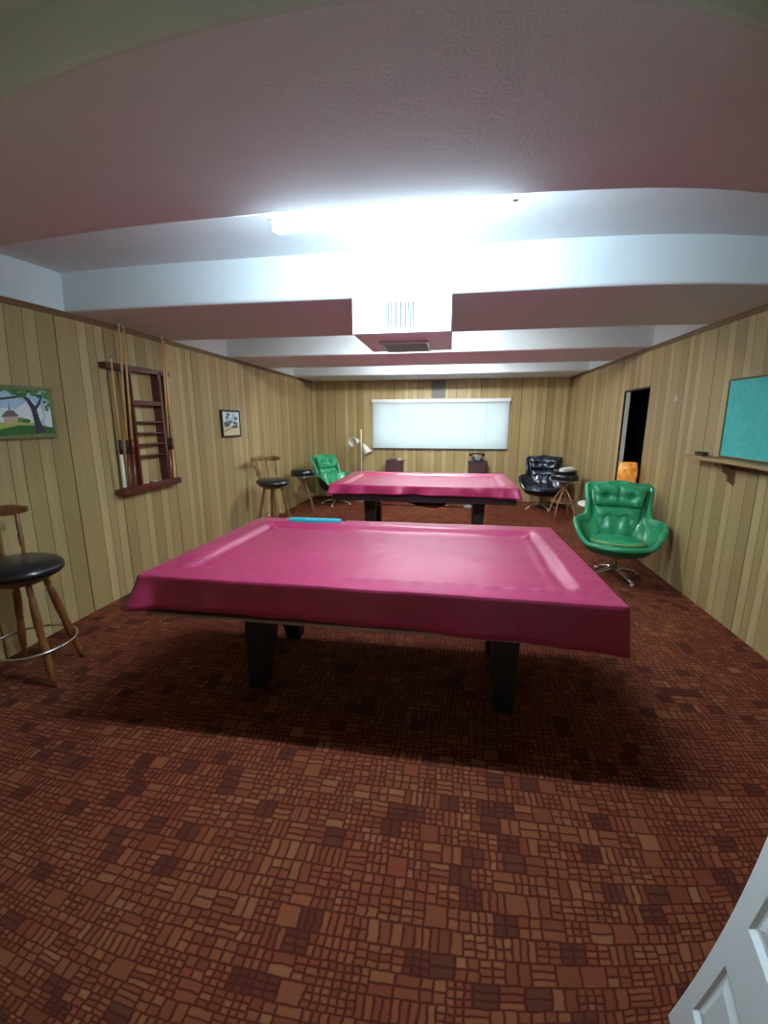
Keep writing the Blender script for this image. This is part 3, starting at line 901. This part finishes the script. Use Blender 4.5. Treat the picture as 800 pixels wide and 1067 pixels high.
# ================================================================== FLOOR LAMP (two cones)
def floor_lamp():
    t = thing('floor_lamp', 'cream two-headed floor lamp left of the window blind', 'floor lamp', (-1.80, 8.28, 0), 0)
    bm = bmesh.new(); lathe(bm, [(.13, 0), (.13, .012), (.10, .025), (.02, .035), (0, .036)], 32); obj('base', bm, 'cream', t, smooth=True)
    bm = bmesh.new(); tube(bm, [(0, 0, .03), (0, 0, 1.38)], .011, 12); lathe(bm, [(.014, 1.375), (.016, 1.39), (0, 1.41)], 12)
    obj('pole', bm, 'cream', t, smooth=True)
    def head(name, c, d, lab):
        c = Vector(c); d = Vector(d).normalized()
        bm = bmesh.new()
        tube(bm, [c, c + d * .03, c + d * .05, c + d * .23], [.014, .032, .042, .094], 24)
        # hollow it: inner cone
        f = [f for f in bm.faces if len(f.verts) == 24 and (f.calc_center_median() - (c + d * .23)).length < .01]
        bmesh.ops.delete(bm, geom=f, context='FACES_ONLY')
        h = obj(name, bm, 'cream', t, smooth=True)
        sd = h.modifiers.new('t', 'SOLIDIFY'); sd.thickness = .004
        bm = bmesh.new(); bmesh.ops.create_uvsphere(bm, u_segments=16, v_segments=10, radius=.032, matrix=Matrix.Translation(c + d * .13)); tube(bm, [c + d * .05, c + d * .11], .014, 10)
        obj('bulb', bm, 'ivory', h, smooth=True)
        bm = bmesh.new(); tube(bm, [Vector((0, 0, c.z)), c + d * .02], .007, 8); obj('swivel_joint', bm, 'steel', h)
    head('lamp_shade', (-.06, .04, 1.19), (-.35, -1, -.10), '')
    head('lamp_shade', (.04, -.02, 1.13), (.60, -.25, -1), '')
floor_lamp()

# ================================================================== SIDE TABLE WITH AMBER LAMP
t = thing('side_table', 'round white pedestal side table half hidden behind the green armchair', 'side table', (1.80, 5.47, 0))
bm = bmesh.new(); lathe(bm, [(0, .54), (.26, .54), (.27, .55), (.27, .565), (.26, .57), (0, .57)], 44); obj('table_top', bm, 'white', t, smooth=False)
bm = bmesh.new(); lathe(bm, [(.10, 0), (.10, .01), (.05, .03), (.03, .08), (.025, .3), (.035, .50), (.08, .54)], 32); obj('pedestal', bm, 'white', t, smooth=True)
t = thing('table_lamp', 'amber glass table lamp standing behind the green armchair at the doorway', 'lamp', (1.99, 5.33, .57))
bm = bmesh.new(); lathe(bm, [(.065, 0), (.065, .012), (.03, .02), (.022, .06), (.04, .10), (.045, .14), (.025, .21), (.02, .28)], 28); obj('lamp_base', bm, 'brass', t, smooth=True)
bm = bmesh.new(); lathe(bm, [(.080, .26), (.096, .29), (.103, .37), (.101, .44), (.090, .515), (.085, .515), (.096, .44), (.098, .37), (.091, .292), (.076, .263)], 32); obj('lamp_shade', bm, 'amber', t, smooth=True)

# ================================================================== ITEMS UNDER THE WINDOW
def stand(label, x, w, h):
    t = thing('wooden_cabinet', label, 'cabinet', (x, 8.50, 0), 0, 'small dark cabinets under the window')
    bm = bmesh.new(); box(bm, -w / 2, w / 2, -.14, .14, .05, h - .02)
    obj('body', bm, 'darkbox', t, bevel=.004)
    obj('top', bx(-w / 2 - .012, w / 2 + .012, -.155, .15, h - .02, h), 'darkbox', t, bevel=.004)
    obj('door', bx(-w / 2 + .02, w / 2 - .02, -.152, -.141, .08, h - .05), 'darkbox', t, bevel=.003)
    bm = bmesh.new(); tube(bm, [(w / 2 - .05, -.15, h * .6), (w / 2 - .05, -.175, h * .6)], [.008, .012], 12); obj('knob', bm, 'brass', t, smooth=True)
    for sx in (-1, 1):
        for sy in (-1, 1): obj('leg', bx(sx * (w / 2 - .03) - .015, sx * (w / 2 - .03) + .015, sy * .11 - .015, sy * .11 + .015, 0, .05), 'darkbox', t)
stand('small dark wooden cabinet under the window, left one, carrying a glass jug', -1.16, .33, .80)
stand('small dark wooden cabinet under the window, right one, carrying a telephone', .46, .34, .80)
t = thing('glass_jug', 'clear glass jug on the left cabinet under the window', 'jug', (-1.18, 8.48, .80))
bm = bmesh.new(); lathe(bm, [(0, 0), (.045, 0), (.055, .03), (.05, .09), (.04, .12), (.044, .14), (.041, .14), (.037, .12), (.046, .09), (.05, .03), (.04, .006), (0, .006)], 24); obj('jug_body', bm, 'glass', t, smooth=True)
bm = bmesh.new(); tube(bm, [(.045, 0, .11), (.075, 0, .10), (.08, 0, .06), (.052, 0, .035)], .006, 8); obj('handle', bm, 'glass', t, smooth=True)
bm = bmesh.new(); lathe(bm, [(0, 0), (.05, 0), (.062, .03), (.056, .032), (.045, .008), (0, .008)], 24)
o = obj('ashtray', bm, 'ivory', smooth=True, loc=(-1.06, 8.45, .80)); tag(o, 'white ashtray beside the glass jug under the window', 'ashtray')
t = thing('telephone', 'glossy black desk telephone on the right cabinet under the window', 'telephone', (.45, 8.47, .80), .15)
bm = bmesh.new(); prism(bm, [(-.11, 0), (.11, 0), (.10, .03), (.05, .09), (-.03, .095), (-.10, .03)], 0, -.10, .10); obj('housing', bm, 'navyvinyl', t, bevel=.01)
bm = bmesh.new(); lathe(bm, [(.06, 0), (.06, .008), (.025, .012), (0, .012)], 28)
xform(bm, Matrix.Translation((0, -.07, .066)) @ Matrix.Rotation(math.radians(45), 4, 'X')); obj('dial', bm, 'steel', t, smooth=False)
bm = bmesh.new(); tube(bm, [(-.13, .02, .10), (-.125, .02, .125), (-.08, .02, .145), (0, .02, .15), (.08, .02, .145), (.125, .02, .125), (.13, .02, .10)], [.03, .028, .016, .014, .016, .028, .03], 14); obj('handset', bm, 'navyvinyl', t, smooth=True)
# thin square added above the blind, a little darker than the wall around it
o = obj('added_square', bx(-.465, -.195, YB - .012, YB - .001, 2.0, 2.33), 'duskytone', bevel=.003)
tag(o, 'dusky flat square on the back wall just above the blind', 'panel')

# ================================================================== CUE RACK
def cue_rack():
    X0 = XL
    t = thing('cue_rack', 'mahogany cue rack hung on the left panelled wall', 'cue rack', (XL, 0, 0))
    R = obj
    o = R('top_bar', bx(.001, .075, 3.255, 4.07, 1.985, 2.03), 'redwood', t, bevel=.004)
    R('bottom_shelf', bx(.001, .10, 3.255, 4.05, .925, .965), 'redwood', t, bevel=.004)
    R('shelf_lip', bx(.088, .10, 3.255, 4.05, .965, .985), 'redwood', t, bevel=.002)
    for y in (3.505, 3.885): R('side_board', bx(.001, .085, y - .012, y + .012, .965, 1.985), 'redwood', t, bevel=.002)
    R('back_board', bx(.001, .012, 3.535, 3.575, .965, 1.985), 'redwood', t)
    R('end_board', bx(.001, .06, 4.028, 4.046, .965, 1.985), 'redwood', t, bevel=.002)
    R('ball_shelf', bx(.001, .08, 3.517, 3.873, 1.695, 1.735), 'redwood', t, bevel=.002)
    for z in (1.545, 1.445, 1.340, 1.235):
        R('ball_shelf', bx(.001, .075, 3.517, 3.873, z - .008, z + .006), 'redwood', t, bevel=.002)
cue_rack()
def cue(label, y0, y1, x1, L, buttm, wrap, shaftm='cue', lean=.068):
    """cue standing on the rack shelf, bottom at y0, passing the top bar at y1"""
    p0 = Vector((XL + lean, y0, .972)); p1 = Vector((XL + x1, y1, 2.03))
    d = (p1 - p0).normalized(); t = thing('pool_cue', label, 'pool cue', tuple(p0), 0, 'pool cues in the wall rack')
    at = lambda s: d * s
    bm = bmesh.new(); tube(bm, [at(0), at(.02), at(.30)], [.0125, .0145, .0125], 12); obj('butt', bm, buttm, t, smooth=True)
    bm = bmesh.new(); tube(bm, [at(.30), at(.42)], [.0128, .0118], 12); obj('wrap', bm, wrap, t, smooth=True)
    bm = bmesh.new(); tube(bm, [at(.42), at(L - .02)], [.0112, .0062], 12); obj('shaft', bm, shaftm, t, smooth=True)
    bm = bmesh.new(); tube(bm, [at(L - .02), at(L)], [.0064, .006], 10); obj('tip', bm, 'ivory', t, smooth=True)
G_ = .103
cue('short pool cue with ivory butt, leftmost in the rack', 3.30, 3.285, G_, 1.08, 'ivory', 'cueblack')
cue('pale full length pool cue, second from the rack\'s left end', 3.365, 3.395, G_, 1.375, 'cuebutt', 'cueblack')
cue('reddish pool cue, third from the rack\'s left end', 3.43, 3.45, G_, 1.372, 'cuebutt', 'cuebutt', 'cue')
cue('dark butted pool cue just right of the ball shelves', 3.93, 3.945, G_, 1.372, 'cuebutt', 'cueblack')
cue('honey coloured pool cue at the right end of the rack', 3.99, 3.975, G_, 1.34, 'cue', 'cuebutt')

# billiard balls / chalk on the rack's bottom shelf
for k, (y, m) in enumerate(((3.60, 'ivory'), (3.655, 'darkbox'), (3.72, 'ivory'))):
    bm = bmesh.new(); box(bm, -.011, .011, -.011, .011, 0, .022)
    o = obj('chalk_cube', bm, m, loc=(XL + .05, y, .9655), bevel=.002)
    tag(o, ['left white chalk cube on the bottom shelf of the cue rack', 'dark chalk cube between two white ones on the cue rack', 'right white chalk cube on the bottom shelf of the cue rack'][k], 'chalk', 'chalk cubes in the cue rack')

# ================================================================== PICTURES
def colmat(name, c, r=.6): return plain(name, c, r, var=.25, scale=60)
PC = [colmat('paint_sky', srgb(170, 206, 226)), colmat('paint_grass', srgb(48, 104, 44)), colmat('paint_lawn', srgb(168, 182, 90)), colmat('paint_trunk', srgb(58, 56, 72)),
      colmat('paint_house', srgb(196, 180, 156)), colmat('paint_roof', srgb(120, 104, 98)), colmat('paint_leaf', srgb(88, 132, 66)), colmat('paint_cloud', srgb(224, 236, 240)),
      colmat('paint_teal', srgb(50, 110, 104)), colmat('paint_sand', srgb(206, 200, 160)), colmat('paint_umber', srgb(96, 80, 70))]
def flat(bm, pts, lay, mi):
    """polygon in picture coords (u right along +y, v up), proud of the canvas by lay"""
    vs = [bm.verts.new((.020 + lay * .0006, u, v)) for u, v in pts]
    f = bm.faces.new(vs); f.material_index = mi
def strip(bm, pts, ws, lay, mi):
    L, R = [], []
    for i, p in enumerate(pts):
        a = Vector(pts[max(0, i - 1)]); b = Vector(pts[min(len(pts) - 1, i + 1)]); d = (b - a).normalized(); nrm = Vector((-d.y, d.x))
        L.append(Vector(p) + nrm * ws[i]); R.append(Vector(p) - nrm * ws[i])
    for i in range(len(pts) - 1): flat(bm, [L[i], L[i + 1], R[i + 1], R[i]], lay, mi)
def blob(bm, c, rx, ry, lay, mi, rnd, n=11):
    P = [(c[0] + rx * (1 + rnd.uniform(-.3, .3)) * math.cos(2 * PI * k / n), c[1] + ry * (1 + rnd.uniform(-.3, .3)) * math.sin(2 * PI * k / n)) for k in range(n)]
    for k in range(n): flat(bm, [c, P[k], P[(k + 1) % n]], lay, mi)
def clampbm(bm, y0, y1, z0, z1):
    for v in bm.verts:
        v.co.y = min(y1, max(y0, v.co.y)); v.co.z = min(z1, max(z0, v.co.z))
def picture(label, loc, w, h, fw, fm, paint):
    t = thing('framed_picture', label, 'picture', loc, 0)
    bm = bmesh.new()
    for a in ((0, w, 0, fw), (0, w, h - fw, h), (0, fw, fw, h - fw), (w - fw, w, fw, h - fw)): box(bm, 0.001, .03, a[0], a[1], a[2], a[3])
    obj('picture_frame', bm, fm, t, bevel=.003)
    bm = bmesh.new(); box(bm, .004, .0195, fw * .8, w - fw * .8, fw * .8, h - fw * .8, 0)
    obj('backing', bm, PC[0], t)
    bm = bmesh.new(); paint(bm, w, h); clampbm(bm, fw, w - fw, fw, h - fw)
    bm.normal_update()
    me = bpy.data.meshes.new('painting')
    bm.to_mesh(me); bm.free()
    for m in PC: me.materials.append(m)
    o = bpy.data.objects.new('painting', me); C.objects.link(o); o.parent = t
def oak(bm, w, h):
    r = random.Random(3)
    flat(bm, [(0, .10 * h), (w, .10 * h), (w, h), (0, h)], 1, 0)
    blob(bm, (.72 * w, .52 * h), .15 * w, .22 * h, 2, 7, r); blob(bm, (.45 * w, .42 * h), .2 * w, .14 * h, 2.3, 7, r); blob(bm, (.92 * w, .40 * h), .05 * w, .25 * h, 2.6, 7, r)
    flat(bm, [(0, 0), (w, 0), (w, .20 * h), (.75 * w, .30 * h), (.5 * w, .33 * h), (.2 * w, .30 * h), (0, .22 * h)], 3, 2)
    flat(bm, [(.15 * w, .08 * h), (w, .05 * h), (w, .20 * h), (.8 * w, .24 * h), (.55 * w, .26 * h), (.35 * w, .2 * h)], 4, 1)
    blob(bm, (.58 * w, .36 * h), .09 * w, .04 * h, 4, 6, r); blob(bm, (.64 * w, .33 * h), .06 * w, .03 * h, 4.1, 1, r)
    flat(bm, [(.38 * w, .30 * h), (.54 * w, .32 * h), (.54 * w, .44 * h), (.38 * w, .42 * h)], 5, 4)
    flat(bm, [(.35 * w, .41 * h), (.56 * w, .43 * h), (.50 * w, .54 * h), (.42 * w, .53 * h)], 6, 5)
    flat(bm, [(.45 * w, .5 * h), (.47 * w, .5 * h), (.462 * w, .68 * h), (.458 * w, .68 * h)], 6, 5)
    strip(bm, [(.79 * w, .10 * h), (.765 * w, .35 * h), (.745 * w, .58 * h), (.69 * w, .74 * h), (.60 * w, .86 * h)], [.055 * w, .036 * w, .032 * w, .022 * w, .01 * w], 7, 3)
    strip(bm, [(.75 * w, .55 * h), (.82 * w, .68 * h), (.86 * w, .82 * h)], [.02 * w, .016 * w, .008 * w], 7.4, 3)
    strip(bm, [(.60 * w, .8 * h), (.40 * w, .75 * h), (.2 * w, .72 * h), (.05 * w, .66 * h)], [.01 * w, .012 * w, .010 * w, .006 * w], 7.6, 3)
    for k in range(46):
        u = r.uniform(.02, .98) * w; v = h * (.93 - abs(r.gauss(0, .05)) - (.10 if u > .86 * w or u < .25 * w else 0) * r.random())
        blob(bm, (u, v), .045 * w, .035 * h, 8 + k * .05, 6 if k % 3 else 1, r, 9)
    for k in range(9): blob(bm, (r.uniform(.88, .97) * w, r.uniform(.55, .9) * h), .025 * w, .03 * h, 11 + k * .05, 6, r, 8)
def harbour(bm, w, h):
    r = random.Random(9)
    flat(bm, [(0, .4 * h), (w, .4 * h), (w, h), (0, h)], 1, 7)
    flat(bm, [(0, 0), (w, 0), (w, .45 * h), (0, .38 * h)], 2, 9)
    for k in range(14): blob(bm, (r.uniform(.25, .82) * w, r.uniform(.50, .86) * h), .09 * w, .06 * h, 3 + k * .05, 8 if k % 3 else 0, r)
    blob(bm, (.22 * w, .48 * h), .13 * w, .11 * h, 4.2, 8, r)
    flat(bm, [(.12 * w, .40 * h), (.4 * w, .42 * h), (.38 * w, .50 * h), (.14 * w, .48 * h)], 5, 10)
    flat(bm, [(.5 * w, .32 * h), (.86 * w, .34 * h), (.82 * w, .44 * h), (.55 * w, .43 * h)], 5.3, 10)
    strip(bm, [(.1 * w, .22 * h), (.45 * w, .33 * h), (.65 * w, .45 * h)], [.014 * w, .012 * w, .008 * w], 6.6, 10)
    strip(bm, [(.62 * w, .40 * h), (.60 * w, .80 * h)], [.012 * w, .008 * w], 6.3, 10)
picture('olive framed landscape painting of a large tree before a house, left wall', (XL, 2.14, 1.437), .625, .352, .028, 'olive', oak)
picture('small dark framed picture of palms over pale sand, beyond the cue rack', (XL, 5.07, 1.352), .47, .343, .022, 'cueblack', harbour)

# ================================================================== CHALKBOARD + LEDGE
t = thing('chalkboard', 'teal chalkboard on the right wall above the wooden ledge', 'chalkboard', (XR, 0, 0))
by0, by1, bz0, bz1 = 2.45, 3.835, 1.275, 1.872
obj('board', bx(-.012, -.001, by0 + .01, by1 - .01, bz0 + .01, bz1 - .01), 'chalk', t)
bm = bmesh.new()
for a in ((by0, by1, bz0, bz0 + .012), (by0, by1, bz1 - .012, bz1), (by0, by0 + .012, bz0, bz1), (by1 - .012, by1, bz0, bz1)): box(bm, -.02, -.001, a[0], a[1], a[2], a[3])
obj('board_frame', bm, 'wtrim', t, bevel=.002)
t = thing('wall_ledge', 'wooden ledge on a scrolled bracket below the teal chalkboard', 'shelf', (XR, 0, 0))
obj('shelf_board', bx(-.135, -.001, 2.30, 4.13, 1.243, 1.268), 'ledge', t, bevel=.004)
obj('shelf_cleat', bx(-.022, -.001, 2.30, 3.86, 1.195, 1.2425), 'wtrim', t)
def bracket(y):
    bm = bmesh.new()
    prism(bm, [(-.001, 1.243), (-.125, 1.243), (-.125, 1.225), (-.105, 1.215), (-.092, 1.19), (-.095, 1.172), (-.075, 1.165), (-.055, 1.15), (-.045, 1.12), (-.045, 1.10), (-.022, 1.09), (-.001, 1.07)], 1, y - .012, y + .012)
    obj('bracket', bm, 'wtrim', t, bevel=.002)
bracket(3.62); bracket(2.62)
o = thing('board_eraser', 'dark board eraser at the far end of the wooden ledge', 'eraser', (XR - .07, 3.98, 1.268))
obj('wood_back', bx(-.022, .022, -.065, .065, .018, .034), 'cueblack', o, bevel=.004)
obj('felt_pad', bx(-.020, .020, -.062, .062, 0, .018), 'darkbox', o)
# little white hook on the right wall
t = thing('wall_hook', 'tiny white hook on the right wall between doorway and chalkboard', 'hook', (XR, 4.684, 1.765))
obj('hook_plate', bx(-.006, -.001, -.009, .009, -.02, .03), 'white', t, bevel=.001)
bm = bmesh.new(); tube(bm, [(-.005, 0, .01), (-.02, 0, 0), (-.024, 0, -.015), (-.02, 0, -.026), (-.012, 0, -.022)], .0035, 8); obj('hook_arm', bm, 'white', t, smooth=True)
